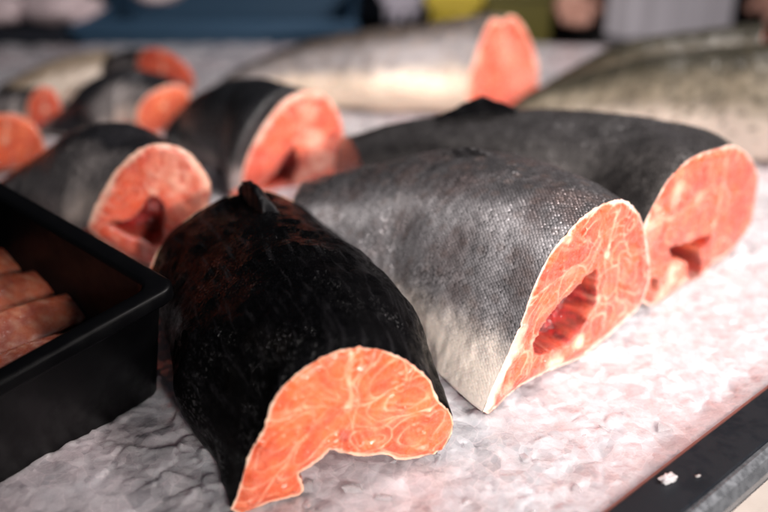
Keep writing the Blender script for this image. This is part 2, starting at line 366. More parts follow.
M['flesh_red'] = flesh_mat('red_salmon_flesh', (.68, .055, .016), (.80, .115, .042), (.93, .50, .37), rim=(.88, .55, .42))
M['fillet'] = flesh_mat('brown_orange_fillet', (.33, .06, .028), (.42, .11, .055), (.55, .30, .2), rim=(.3, .18, .12))
M['flesh_dark'] = flesh_mat('dark_red_flesh', (.07, .012, .008), (.11, .022, .014), (.14, .05, .035), rim=(.1, .05, .04))  # darker brown-red flesh for the tail-end cut
M['fin_black'] = simple('black_fin', (.006, .006, .007), .4, nscale=200, bump=.0005, spec=.15)
M['fin_grey'] = simple('grey_fin', (.03, .028, .03), .4, nscale=200, bump=.0005)
M['fin_pink'] = simple('pink_fin', (.8, .42, .3), .4, nscale=150, bump=.0004)

# ------------------------------------------------------------------ fish pieces
def generic(wl, wr, h, no, zb=0.):
    ph = np.linspace(-R(122), R(122), no); c0 = math.cos(R(122))
    a = np.sin(ph); a = np.where(a < 0, a*wl, a*wr)
    a *= (1-.10*np.clip(np.cos(ph), 0, 1))
    z = zb+(h-zb)*(np.cos(ph)-c0)/(1-c0)
    return np.stack([a, z], 1)

def cut_face(name, d, mat, root, origin, heading, outer, inner, step, amp=1., bulge=.0016, seed=1., cavdepth=.022, flip=False):
    """flesh: dense triangulated sheet on the cut plane, relief modelled"""
    loop = np.vstack([outer, inner[1:-1]]) if len(inner) > 2 else outer
    per = np.vstack([loop, loop[:1]])
    L = np.linalg.norm(np.diff(per, axis=0), axis=1).sum()
    loop = resample(per, max(24, int(L/step)))[:-1]
    loop = loop+np.stack([nzs(loop, 260, 2., 2), nzs(loop, 260, 7., 2)], 1)*.0011
    lo, hi = loop.min(0), loop.max(0)
    gx = np.arange(lo[0], hi[0], step); gz = np.arange(lo[1], hi[1], step*.866)
    G = np.array([(x+(step/2 if j % 2 else 0), z) for j, z in enumerate(gz) for x in gx])
    G += np.random.RandomState(3).uniform(-.15, .15, G.shape)*step
    G = G[inside(G, loop)]; G = G[dist_poly(G, loop, True) > step*.6]
    pts = [Vector((float(a), float(b))) for a, b in np.vstack([loop, G])]
    n = len(loop)
    V, E_, F, *_ = delaunay_2d_cdt(pts, [], [list(range(n))], 1, 1e-7)
    P = np.array([(v.x, v.y) for v in V])
    dr = dist_poly(P, outer); dall = dist_poly(P, loop, True)
    n1 = nzs(P, 120, seed, 3); n2 = nzs(P, 120, seed+9, 3); n3 = nzs(P, 420, seed+4, 2); n4 = nzs(P, 60, seed+14, 2)
    w1 = nzs(P, 42, seed+21, 2); w2 = nzs(P, 42, seed+27, 2)
    W = P+np.stack([w1, w2], 1)*.006+np.stack([n1, n2], 1)*.0007
    fat = np.zeros(len(P)); blood = np.zeros(len(P)); relief = np.zeros(len(P))
    sp = np.array(d['spine']); dp = np.array(d['dorsal'])
    if d['lobes']:
        Q = []
        for c, e, w in d['lobes']:
            c = np.array(c); ax = np.array(e)-c; ra = np.linalg.norm(ax); ax /= ra; ay = np.array([-ax[1], ax[0]])
            q = W-c
            Q.append(np.sqrt(((q@ax)/ra)**2+((q@ay)/(ra*w))**2)*1.0)
        Q = np.array(Q); S_ = np.sort(Q, 0); own = Q.argmin(0)
        q1 = S_[0]; q2 = S_[1] if len(Q) > 1 else q1+1
        rs = np.array([np.linalg.norm(np.array(e)-np.array(c))*w**.5 for c, e, w in d['lobes']])[own]
        freq = np.clip(rs/.0070, .9, 3.4)
        ph = q1*freq+w1*.5+own*.37
        fr = ph-np.floor(ph)
        line = np.maximum((1-sstep(fr, 0, .42))**1.6*.7*(.65+.9*n2), (1-sstep(np.minimum(fr, 1-fr), .02, .11+.07*n3)))
        line *= np.clip(.75+1.3*n4, .1, 1.)*sstep(q1, .25, .5)*np.clip(1.5-q1*.4, 0, 1)
        bd = (1-sstep(q2-q1, .0, .13+.09*n2))
        bd *= np.clip(.8+.8*n1, .2, 1)
        fat = np.clip(np.maximum(line*d.get('lw', .40), bd*.50), 0, 1)
        relief += -.0003*line-.0003*bd
    # backbone seam from dorsal line to the spine
    ds = dist_poly(W, [dp+(sp-dp)*.12, dp+(sp-dp)*.5, sp])
    seam = (1-sstep(ds, .0004, .0022+.0008*n3))*np.clip(.42+.9*n2, .05, .75)
    node = (1-sstep(np.linalg.norm(W-sp, axis=1), .0015, .005))*.75
    fat = np.maximum(fat, np.maximum(seam, node)); relief += seam*.0003
    rel = P-sp; th_ = np.arctan2(rel[:, 1], rel[:, 0]); rr_ = np.linalg.norm(rel, axis=1)
    fib = np.array([noise.noise(Vector((a_*9+w_*3, r_*42, 3.3)))+.6*noise.noise(Vector((a_*26, r_*90, 7.7))) for a_, r_, w_ in zip(th_, rr_, w1)])
    fat = fat*np.clip(1+1.1*n4+.5*n1, .25, 1.35)+np.clip(fib, 0, 1)*.30+np.clip(n3*.35, 0, 1)*.3
    relief += .00022*fib
    fat = np.clip(fat, 0, 1)
    rimw = d.get('rimw', .0014)
    rimf = (1-sstep(dr, rimw*.3, rimw*1.5*np.clip(1+1.5*n4+.8*n2, .35, 2.2)))*np.clip(.8+.7*n2, .2, 1)
    lowr = 1-sstep(dist_poly(P, inner), .0006, .0028*(1+.9*n1)) if len(inner) > 2 else 0
    rimf = np.clip(np.maximum(rimf, lowr*.75), 0, 1)
    if 'rimflap' in d:   # thick pale belly fat on the flap
        k = 1-sstep(P[:, 1], d['rimflap'][0], d['rimflap'][1]); k *= (1-sstep(dr, .002, .008*(1+.5*n1)))*(P[:, 0] < dp[0])
        rimf = np.maximum(rimf, k*np.clip(.85+n2*.6, 0, 1))
    hgt = bulge*sstep(dall, 0, .006)+.0009*n1*sstep(dall, 0, .004)*amp+.0002*n3*sstep(dall, 0, .002)*amp+relief*amp
    for k, poly in enumerate(d['cav']):
        c = catmull(poly, 90, True)
        ins = inside(W, c); dc = dist_poly(W, c, True)
        dd = np.where(ins, sstep(dc, 0, .0035), 0)
        hgt = hgt-cavdepth*dd*(1+.5*n4)+np.where(ins, .0016*n3, 0)
        blood = np.maximum(blood, np.where(ins, np.clip(.6+.4*sstep(dc, 0, .004)+.7*n1, 0, 1), .35*(1-sstep(dc, 0, .003))))
        edge = (1-sstep(np.abs(dc), 0, .0016))*np.where(ins, .6, .8)
        fat = np.maximum(fat, edge*np.clip(.5+1.2*n2, 0, 1))
    for c, r, s_ in d.get('pale', ()):
        fat = np.maximum(fat, s_*np.clip(1+1.6*n1+.8*n2, .2, 1.3)*(1-sstep(np.linalg.norm(P-np.array(c), axis=1)+.006*n2, r*.35, r)))
    fat = np.clip(fat, 0, 1)
    if 'rimright' in d:
        k = (1-sstep(P[:, 1], d['rimright'][0], d['rimright'][1]))*(1-sstep(dall, .001, .0075*(1+.7*n1)))*(P[:, 0] > dp[0]-.02)
        rimf = np.maximum(rimf, k*np.clip(.8+n2*.8, 0, 1))
    if 'stain' in d:
        for c, r, s_ in d['stain']:
            blood = np.maximum(blood, s_*(1-sstep(np.linalg.norm(W-np.array(c), axis=1)+.004*n1, r*.4, r)))
    if d['lobes'] and amp > 0 and step < .001:
        rb = np.random.RandomState(int(seed*100) % 1000)
        cand = P[rb.choice(len(P), 900)]
        sc_ = nzs(cand, 70, seed+33, 2)
        for c in cand[sc_ > .12][:150]:
            sg = rb.uniform(.00035, .0009); el = rb.uniform(.6, 2.6)
            q = P-c; an_ = rb.uniform(-.5, .5); qa = q[:, 0]*math.cos(an_)+q[:, 1]*math.sin(an_); qb = -q[:, 0]*math.sin(an_)+q[:, 1]*math.cos(an_)
            hgt = hgt+sg*1.25*np.exp(-((qa/el)**2+qb**2)/(2*sg*sg))
    h = np.array([math.cos(R(heading)), math.sin(R(heading)), 0]); nv = np.array([h[1], -h[0], 0])*(-1 if flip else 1)
    Wd = np.array(origin)-np.array(root.location)+P[:, :1]*h+P[:, 1:]*np.array([0, 0, 1])+hgt[:, None]*nv
    me = mesh(name, Wd, F)
    A = me.color_attributes.new('pat', 'FLOAT_COLOR', 'POINT')
    A.data.foreach_set('color', np.stack([fat, rimf, blood, np.ones(len(P))], 1).ravel())
    return obj(name, me, mat, root)

def salmon(key, skin, flesh, label, name='salmon_piece', cat='salmon piece', group='raw salmon pieces on the ice', step=.0008, tail=(.05, .05), tailhead=None, mid=None, blend=.07, no=150, rings=150, wob=.0012, end_cut=True, fins=(), extra=None, front=True, taper=None, cavdepth=.022, endmat=None):
    d = DATA[key]; d.update(extra or {})
    ridge = [tuple(r) for r in d['ridge']]
    if 'outer' in d:
        hd = d['head']; h0 = np.array([math.cos(R(hd)), math.sin(R(hd))])
        dp = np.array(d['dorsal']); p0 = np.array(d['p0'])
        start = p0+h0*dp[0]
        o_raw = catmull(d['outer'], 900)
        di = int(np.argmin(np.abs(o_raw[:, 0]-dp[0])+np.where(o_raw[:, 1] < dp[1]*.6, 9, 0)))
        half = no//2
        outer = np.vstack([resample(o_raw[:di+1], half+1), resample(o_raw[di:], half+1)[1:]])
        zt = o_raw[di][1]; outer[:, 1] = np.maximum(outer[:, 1], -.006)
        inn = catmull([d['outer'][-1]]+d['inner']+[d['outer'][0]], 50)
        ridge = [(start[0], start[1], zt)]+ridge
    else:
        half = no//2
        t0 = np.array(ridge[1][:2])-np.array(ridge[0][:2]); hd = math.degrees(math.atan2(t0[1], t0[0]))-90
        outer = None; zt = ridge[0][2]
    path = catmull(ridge, rings)
    s = np.r_[0, np.cumsum(np.linalg.norm(np.diff(path[:, :2], axis=0), axis=1))]
    if outer is not None:          # more rings close to the cut
        q = np.linspace(0, 1, rings)**1.25*s[-1]
        path = np.stack([np.interp(q, s, path[:, k]) for k in range(3)], 1); s = q
    L = s[-1]
    root = empty(name, (path[0][0], path[0][1], 0), label, cat, group)
    o = np.array(root.location)
    mid = mid or tail
    tang = np.gradient(path[:, :2], axis=0)
    ang = np.unwrap(np.arctan2(tang[:, 1], tang[:, 0]))-math.pi/2
    # the start heading may differ by a turn
    hd0 = R(hd)
    while ang[0]-hd0 > math.pi: ang -= 2*math.pi
    while ang[0]-hd0 < -math.pi: ang += 2*math.pi
    loops = []; sides = []; us = []
    tt = np.linspace(-1, 1, 2*half+1)
    for i in range(rings):
        f = s[i]/L
        k = sstep(s[i], 0, blend) if outer is not None else 1.
        km = sstep(f, 0.0, 1.)
        wl = mid[0]*(1-km)+tail[0]*km; wr = mid[1]*(1-km)+tail[1]*km
        if taper: 
            wl *= taper(f); wr *= taper(f)
        G = generic(wl, wr, path[i][2], 2*half+1)
        Gi = np.stack([np.linspace(G[-1, 0], G[0, 0], 50), np.full(50, .0005)], 1)
        if outer is not None:
            sc = path[i][2]/zt
            C_ = outer-np.array([dp[0], 0]); C_ = C_*np.array([1, sc]); Ci = (inn-np.array([dp[0], 0]))*np.array([1, sc])
            G = C_*(1-k)+G*k; Gi = Ci*(1-k)+Gi*k
        an = hd0+(ang[i]-hd0)*(sstep(s[i], 0, blend*1.6) if outer is not None else 1.)
        if tailhead is not None:
            an = an+(R(tailhead)-an)*sstep(f, .45, 1.)
        h = np.array([math.cos(an), math.sin(an)])
        full = np.vstack([G, Gi[1:-1]])
        X = np.stack([path[i][0]+full[:, 0]*h[0], path[i][1]+full[:, 0]*h[1], full[:, 1]], 1)
        loops.append(X)
        arc = np.r_[0, np.cumsum(np.linalg.norm(np.diff(G, axis=0), axis=1))]
        us.append(np.r_[arc-arc[half], np.linspace(arc[-1]-arc[half], arc[-1]-arc[half]+.05, 48)])
        sides.append(np.r_[np.abs(tt), np.ones(48)])
    n = len(loops[0]); V = np.vstack(loops)
    # skin waviness, fading at the cut edge
    fade = np.repeat(sstep(s, 0, .03) if outer is not None else np.ones(rings), n)
    cen = np.repeat(np.array([[p[0], p[1], p[2]*.4] for p in path]), n, axis=0)
    dirv = V-cen; dirv /= np.linalg.norm(dirv, axis=1)[:, None]+1e-9
    V = V+dirv*(nzs(V, 28, 3+len(key), 3)*fade*wob*2.2)[:, None]+dirv*(nzs(V, 150, 5, 2)*fade*wob*.45)[:, None]
    faces = []
    for i in range(rings-1):
        for j in range(n):
            a = i*n+j; b = i*n+(j+1) % n
            faces.append((a, b, b+n, a+n))
    V = V-o
    nv = len(V)
    if not end_cut or outer is None:   # rounded closed ends
        c = V[(rings-1)*n:].mean(0); V = np.vstack([V, c]); faces += [((rings-1)*n+j, (rings-1)*n+(j+1) % n, nv) for j in range(n)]
        nv += 1
        if outer is None:
            c = V[:n].mean(0); V = np.vstack([V, c]); faces += [((j+1) % n, j, nv) for j in range(n)]; nv += 1
    me = mesh('skin', V, faces)
    uvl = me.uv_layers.new(name='UVMap')
    U = np.concatenate(us); SS = np.repeat(s, n); SD = np.concatenate(sides)
    pad = len(V)-len(U)
    U = np.r_[U, np.zeros(pad)]; SS = np.r_[SS, np.zeros(pad)]; SD = np.r_[SD, np.ones(pad)]
    li = np.zeros(len(me.loops), np.int32); me.loops.foreach_get('vertex_index', li)
    uvl.data.foreach_set('uv', np.stack([U[li], SS[li]], 1).ravel())
    at = me.attributes.new('side', 'FLOAT', 'POINT'); at.data.foreach_set('value', SD)
    sk = obj('skin', me, skin, root)
    # inner wall of the belly gets flesh
    me.materials.append(flesh)
    mi = np.zeros(len(me.polygons), np.int32)
    for i in range(rings-1):
        mi[i*n+2*half:i*n+n] = 1
    me.polygons.foreach_set('material_index', mi)
    A = me.color_attributes.new('pat', 'FLOAT_COLOR', 'POINT')
    A.data.foreach_set('color', np.tile([.25, .0, .4, 1.], len(V)))
    if outer is not None and front:
        cut_face('cut_face', d, flesh, root, (p0[0], p0[1], 0), hd, outer, inn, step, seed=len(label)*.37, cavdepth=cavdepth)
    if end_cut:
        E = loops[-1]; e0 = E[half]; hh = E[half+5]-E[half-5]; hh[2] = 0; hh /= np.linalg.norm(hh)
        loc = np.stack([(E-e0)@hh, E[:, 2]], 1)
        dd = dict(spine=(0, float(E[half][2]*.6)), dorsal=(0, float(E[half][2])), lobes=[], cav=[])
        cut_face('cut_face', dd, endmat or flesh, root, (e0[0], e0[1], 0), math.degrees(math.atan2(hh[1], hh[0])), loc[:2*half+1], loc[2*half:], .002, flip=True)
    def fin(f0, f1, hgt, lean, thick, mat, nm='dorsal_fin', side=0., prof=None):
        """a tapering fin of real thickness on the ridge between f0 and f1 of the length"""
        m = 26; vs = []; fs = []; rows = 7
        for q in range(m):
            u = q/(m-1); f = f0+(f1-f0)*u; i = min(rings-1, int(np.searchsorted(s, f*L))); base = loops[i][half+int(side*half)]
            t = tang[i]/np.linalg.norm(tang[i]); pr = np.array([-t[1], t[0], 0])
            hq = hgt*(prof(u) if prof else math.sin(math.pi*min(1, u*1.0))**.6)
            for r_ in range(rows):
                w = r_/(rows-1)
                top = base+np.array([t[0]*lean*w, t[1]*lean*w, hq*w-.003])+pr*(lean*.6*w*w)
                top = top+pr*.0012*math.sin(u*23+w*4)*w
                th = thick*(1-.8*w)
                vs += [top+pr*th-o, top-pr*th-o]
        def ix(q, r_, k): return (q*rows+r_)*2+k
        for q in range(m-1):
            for r_ in range(rows-1):
                fs += [(ix(q, r_, 0), ix(q+1, r_, 0), ix(q+1, r_+1, 0), ix(q, r_+1, 0)), (ix(q, r_, 1), ix(q, r_+1, 1), ix(q+1, r_+1, 1), ix(q+1, r_, 1))]
            fs.append((ix(q, rows-1, 0), ix(q+1, rows-1, 0), ix(q+1, rows-1, 1), ix(q, rows-1, 1)))
        for r_ in range(rows-1):
            fs += [(ix(0, r_, 0), ix(0, r_+1, 0), ix(0, r_+1, 1), ix(0, r_, 1)), (ix(m-1, r_, 0), ix(m-1, r_, 1), ix(m-1, r_+1, 1), ix(m-1, r_+1, 0))]
        obj(nm, mesh(nm, vs, fs), mat, root)
    for f in fins: fin(*f)
    return root

salmon('A', M['skin_black'], M['flesh_orange'], 'near-black wet salmon piece nearest the camera, its orange cut face arched over the ice', step=.00045, mid=(.088, .068), tail=(.076, .055), blend=.075, rings=170, no=170, wob=.0018,
       fins=[(.74, .97, .017, .008, .0065, M['fin_black'], 'dorsal_fin', 0., lambda u: math.sin(math.pi*u**.8)**.45)], extra=dict(rimw=.0009, stain=[((.062, .031), .006, .5)]))
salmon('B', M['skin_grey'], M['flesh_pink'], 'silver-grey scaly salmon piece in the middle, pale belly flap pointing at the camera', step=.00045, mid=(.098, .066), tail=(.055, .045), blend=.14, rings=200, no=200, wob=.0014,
       fins=[(.36, .5, .0065, .010, .004, M['fin_grey'])], extra=dict(rimw=.0018, rimflap=(.02, .07), rimright=(.025, .075), pale=DATA['B']['palepx']))
salmon('C', M['skin_dark'], M['flesh_pink'], 'dark grey salmon piece on the right, a blood-dark hollow in its cut face', step=.0005, mid=(.07, .065), tail=(.045, .045), blend=.1, endmat=M['flesh_dark'], tailhead=112, rings=180, no=170,
       fins=[(.52, .72, .018, .014, .0035, M['fin_black'], 'dorsal_fin', 0., lambda u: max(.05, 1-abs(u-.35)*1.35))], extra=dict(rimw=.0015, pale=DATA['C']['palepx'], rimright=(.0, .03)), cavdepth=.05)
salmon('D', M['skin_charcoal'], M['flesh_red'], 'charcoal salmon piece lying between the near-black one and the long pale-bellied trout', mid=(.055, .05), tail=(.02, .02), blend=.06, step=.0012, rings=90, no=100, extra=dict(rimw=.004, pale=DATA['D']['palepx']))
salmon('E', M['skin_ash'], M['flesh_red'], 'grey-sided salmon piece behind the black tray, dark back and bright orange cut face', mid=(.06, .05), tail=(.045, .03), blend=.06, step=.0012, rings=90, no=100, extra=dict(rimw=.004, pale=DATA['E']['palepx']))
salmon('F', M['skin_charcoal'], M['flesh_orange'], 'salmon piece cut off by the left picture edge, glowing orange cut face', mid=(.04, .04), tail=(.035, .035), blend=.05, step=.0015, rings=60, no=80, end_cut=False)
salmon('G', M['skin_ash'], M['flesh_orange'], 'grey salmon piece with a small bright orange cut just below the red-faced one', mid=(.065, .05), tail=(.05, .03), blend=.05, step=.0015, rings=60, no=80, end_cut=False)
salmon('Hh', M['skin_charcoal'], M['flesh_red'], 'dark salmon piece with an oval red cut face, farthest back on the left', mid=(.045, .04), tail=(.03, .02), blend=.04, step=.0015, rings=60, no=80, end_cut=False)
salmon('N', M['skin_ash'], M['flesh_red'], 'small ash-grey salmon piece with a dull pink cut at far left of the row', mid=(.025, .025), tail=(.02, .02), blend=.03, step=.0015, rings=50, no=80, end_cut=False)
salmon('I', M['skin_trout'], M['flesh_red'], 'long pale-bellied trout piece lying across the back, tall pink cut at its right end', mid=(.085, .055), tail=(.03, .02), blend=.14, step=.0014, rings=110, no=110, extra=dict(rimw=.004, pale=DATA['I']['palepx']))
salmon('T', M['skin_tan'], M['flesh_red'], 'tan trout lying behind the small dark pieces at far left', name='whole_trout', cat='trout', group='whole trout on the ice', mid=(.03, .025), tail=(.045, .035), rings=70, no=80, end_cut=False)
salmon('J', M['skin_olive'], M['flesh_pink'], 'olive-backed spotted trout with a pale pink belly at the right edge', name='whole_trout', cat='trout', group='whole trout on the ice', mid=(.03, .02), tail=(.085, .06), rings=110, no=110, end_cut=False)
salmon('K', M['skin_olive'], M['flesh_orange'], 'darker slim trout lying behind the olive spotted one', name='whole_trout', cat='trout', group='whole trout on the ice', mid=(.02, .015), tail=(.055, .045), rings=90, no=90, end_cut=True)

# ------------------------------------------------------------------ ice
RO = np.array([.1141, .3532]); RD = np.array([.7490, .6626]); RN = np.array([.6626, -.7490])     # rail line, its direction, outward
def rail_d(x, y): return (x-RO[0])*RN[0]+(y-RO[1])*RN[1]

def worley(x, y, cell, seed):
    """crushed-ice facets: each cell is a flat shard with its own tilt"""
    gx, gy = np.floor(x/cell).astype(int), np.floor(y/cell).astype(int)
    b1 = np.full(x.shape, 9.); b2 = np.full(x.shape, 9.); hh = np.zeros(x.shape)
    for dx in (-1, 0, 1):
        for dy in (-1, 0, 1):
            cx, cy = gx+dx, gy+dy
            hsh = lambda k: np.modf(np.abs(np.sin(cx*127.1+cy*311.7+k*74.7+seed)*43758.5453))[0]
            px, py = (cx+hsh(1))*cell, (cy+hsh(2))*cell
            d = np.hypot(x-px, y-py)/cell
            hv = (hsh(3)-.5)*.8+((x-px)*(hsh(4)-.5)+(y-py)*(hsh(5)-.5))/cell*1.6
            m = d < b1
            b2 = np.where(m, b1, np.minimum(b2, d)); hh = np.where(m, hv, hh); b1 = np.where(m, d, b1)
    return hh*sstep(b2-b1, 0, .22)-.25*(1-sstep(b2-b1, 0, .12))

def axis(lo, hi, fine_lo, fine_hi, st, grow):
    v = [fine_lo]; 
    while v[-1] < fine_hi: v.append(v[-1]+st)
    d = st
    while v[-1] < hi: d *= grow; v.append(v[-1]+d)
    d = st
    while v[0] > lo: d *= grow; v.insert(0, v[0]-d)
    return np.array(v)
xs = axis(-1.15, 1.5, -.3, .3, .0016, 1.02); ys = axis(.12, 1.36, .3, .56, .0016, 1.018)
X, Y = np.meshgrid(xs, ys)
flat = np.stack([X.ravel(), Y.ravel()], 1)
lown = nzs(flat, 7, 2.2, 2).reshape(X.shape); midn = nzs(flat, 60, 8.1, 3).reshape(X.shape); wet = nzs(flat, 16, 31., 2).reshape(X.shape)
k = sstep(wet, -.25, .3)
Zi = lown*.006+midn*.0013+worley(X+midn*.006, Y, .017, 1.)*.0021*(.45+k)+worley(X, Y+midn*.003, .008, 5.)*.0010*(.3+k)-.002
Zi = Zi*(1-sstep(rail_d(X, Y), -.02, 0))+.0015*sstep(rail_d(X, Y), -.02, 0)
ok = rail_d(X, Y) < .004
idx = np.arange(X.size).reshape(X.shape)
f = ok[:-1, :-1] & ok[1:, :-1] & ok[:-1, 1:] & ok[1:, 1:]
a = idx[:-1, :-1][f]; b = idx[:-1, 1:][f]; c = idx[1:, 1:][f]; e = idx[1:, :-1][f]
t = NT('crushed_ice_bed'); o = t.obj()
st = t.ramp(t.noise(o, 9, 4), .38, .66)
col = t.mix(st, (.45, .45, .48), (.51, .44, .465))
col = t.mix(t.ramp(t.noise(o, 70, 5, .65), .42, .7, 0, .5), col, (.58, .545, .565))
dn = t.n('ShaderNodeTexNoise'); t.l(o, dn.inputs['Vector']); dn.inputs['Scale'].default_value = 55; dn.inputs['Detail'].default_value = 3
dv = t.n('ShaderNodeVectorMath', operation='MULTIPLY_ADD'); t.l(dn.outputs['Color'], dv.inputs[0]); dv.inputs[1].default_value = (.012, .012, .0); t.l(o, dv.inputs[2])
dvec = dv.outputs[0]
va = t.voro(dvec, 75, 1.); vb = t.voro(dvec, 210, 1.); ea = t.voro(dvec, 75, 1., 'DISTANCE_TO_EDGE'); eb = t.voro(dvec, 210, 1., 'DISTANCE_TO_EDGE')
def val(v):
    q = t.n('ShaderNodeSeparateColor'); t.l(v.outputs['Color'], q.inputs[0]); return q.outputs[0]
clear = t.math('ADD', t.math('MULTIPLY', val(va), .6), t.math('MULTIPLY', val(vb), .4))
col = t.mix(t.ramp(clear, .35, .95, 0, .34), col, (.33, .33, .36))
col = t.mix(t.ramp(ea.outputs['Distance'], 0, .03, .34, 0), col, (.72, .62, .64))
col = t.mix(t.ramp(eb.outputs['Distance'], 0, .05, .22, 0), col, (.72, .62, .64))
def facets(v, vec):
    a_ = t.n('ShaderNodeVectorMath', operation='SUBTRACT'); t.l(vec, a_.inputs[0]); t.l(v.outputs['Position'], a_.inputs[1])
    b_ = t.n('ShaderNodeVectorMath', operation='SUBTRACT'); t.l(v.outputs['Color'], b_.inputs[0]); b_.inputs[1].default_value = (.5, .5, .5)
    c_ = t.n('ShaderNodeVectorMath', operation='DOT_PRODUCT'); t.l(a_.outputs[0], c_.inputs[0]); t.l(b_.outputs[0], c_.inputs[1]); return c_.outputs['Value']
hf = t.math('ADD', facets(va, dvec), facets(vb, dvec))
hn = t.math('ADD', t.math('MULTIPLY', t.noise(o, 260, 5, .65), .0011), t.math('MULTIPLY', hf, .85))
nrm = t.bump(hn, .27, 1.)
t.P(Base_Color=col, Roughness=t.ramp(t.noise(o, 110, 3), .35, .65, .10, .35), Normal=nrm)
t.p.inputs['Subsurface Weight'].default_value = 1.; t.p.inputs['Subsurface Radius'].default_value = (1, .9, .95); t.p.inputs['Subsurface Scale'].default_value = .014
t.p.inputs['IOR'].default_value = 1.33; t.p.inputs['Coat Weight'].default_value = 1.; t.p.inputs['Coat Roughness'].default_value = .04; t.p.inputs['Coat IOR'].default_value = 1.33
t.l(t.bump(t.math('ADD', hn, t.math('MULTIPLY', t.noise(o, 500, 2), .0006)), 1., 1.), t.p.inputs['Coat Normal'])
M['ice'] = t.m
keep = np.unique(np.r_[a, b, c, e]); rm = np.full(X.size, -1); rm[keep] = np.arange(len(keep))
ice = obj('ice', mesh('ice', np.stack([X.ravel()[keep], Y.ravel()[keep], Zi.ravel()[keep]], 1), rm[np.stack([a, b, c, e], 1)].tolist()), M['ice'])
tag(ice, kind='structure')

t = NT('clear_ice_shards'); o = t.obj()
t.P(Base_Color=(.99, .98, .99), Roughness=.08, Normal=t.bump(t.noise(o, 300, 3), .5, .001))
t.p.inputs['IOR'].default_value = 1.31; t.p.inputs['Transmission Weight'].default_value = .8
M['shard'] = t.m
bm = bmesh.new(); rs = np.random.RandomState(11)
def shard(bm, c, r):
    vs = []
    for _ in range(9):
        v = rs.normal(size=3); v /= np.linalg.norm(v); v *= r*rs.uniform(.7, 1.1)*np.array([1, .8, .5]); vs.append(v)
    M3 = Matrix.Rotation(rs.uniform(0, 6.3), 3, 'Z') @ Matrix.Rotation(rs.uniform(-.6, .6), 3, 'X')
    vv = [bm.verts.new(Vector(c)+M3 @ Vector(v)) for v in vs]
    r_ = bmesh.ops.convex_hull(bm, input=vv)
    dead = [g for g in r_['geom_interior'] if isinstance(g, bmesh.types.BMVert)]
    if dead: bmesh.ops.delete(bm, geom=dead, context='VERTS')
cnt = 0
while cnt < 110:
    y = rs.uniform(.3, .8); x = rs.uniform(-.3, .45)
    if rail_d(x, y) > -.008: continue
    near = math.exp(-((x-.04)/.11)**2-((y-.36)/.06)**2)
    if rs.uniform() > .004+.9*near: continue
    shard(bm, (x, y, rs.uniform(-.0042, -.0014)), abs(rs.normal(0, .003))+.0032); cnt += 1
bmesh.ops.recalc_face_normals(bm, faces=bm.faces)
tag(obj('crushed_ice', bm_mesh('crushed_ice', bm), M['shard'], smooth=False), 'loose clear shards of crushed ice on the pink-white ice bed', 'crushed ice', kind='stuff')

# ------------------------------------------------------------------ tray with fillets
M['tray'] = simple('black_tray_plastic', (.002, .002, .0025), .38, nscale=30, var=.3, spec=.14)
e1 = Vector((-.1355, .110, .015)).normalized(); e2 = Vector((-.0665, -.0817, -.008)); e2 = (e2-e1*e2.dot(e1)).normalized(); e3 = e1.cross(e2).normalized()
if e3.z < 0: e3 = -e3
MT = Matrix((( e1.x, e2.x, e3.x), (e1.y, e2.y, e3.y), (e1.z, e2.z, e3.z)))
LX, LY, DP = .36, .27, .082
def rr(inset, z, rad, n=8):
    pts = []
    x0, y0, x1, y1 = inset, inset, LX-inset, LY-inset
    for cx, cy, a0 in ((x1-rad, y1-rad, 0), (x0+rad, y1-rad, 90), (x0+rad, y0+rad, 180), (x1-rad, y0+rad, 270)):
        for q in range(n+1):
            an = R(a0+90*q/n); pts.append((cx+rad*math.cos(an), cy+rad*math.sin(an), z))
    return pts
def loft_rings(rings, cap0=True, cap1=True):
    n = len(rings[0]); V = [p for r_ in rings for p in r_]; F = []
    for i in range(len(rings)-1):
        for j in range(n):
            F.append((i*n+j, i*n+(j+1) % n, (i+1)*n+(j+1) % n, (i+1)*n+j))
    if cap0: F.append(tuple(range(n))[::-1])
    if cap1: F.append(tuple((len(rings)-1)*n+j for j in range(n)))
    return V, F
troot = empty('plastic_tray', Vector((-.1265+.0084, .4597+.0008, .075)), 'black plastic tray of fillet slices on the ice at left', 'tray')
troot.rotation_euler = MT.to_euler()
V, F = loft_rings([rr(.014, -DP, .014), rr(.012, -DP+.002, .015), rr(.006, -.012, .012), rr(.0055, -.0105, .012)], True, False)
obj('tray_wall', mesh('tray_wall', V, F), M['tray'], troot)
V, F = loft_rings([rr(.0055, -.0108, .012), rr(.001, -.0095, .012), rr(0, -.008, .012), rr(0, -.0075, .012), rr(.0002, -.0018, .012), rr(.0014, -.0004, .011), rr(.003, 0, .011), rr(.0105, 0, .011), rr(.0122, -.0012, .011), rr(.013, -.004, .011)], False, False)
obj('tray_rim', mesh('tray_rim', V, F), M['tray'], troot)
V, F = loft_rings([rr(.013, -.004, .011), rr(.016, -.03, .012), rr(.02, -.052, .014), rr(.026, -.055, .016)], False, True)
obj('tray_inside', mesh('tray_inside', V, F), M['tray'], troot)

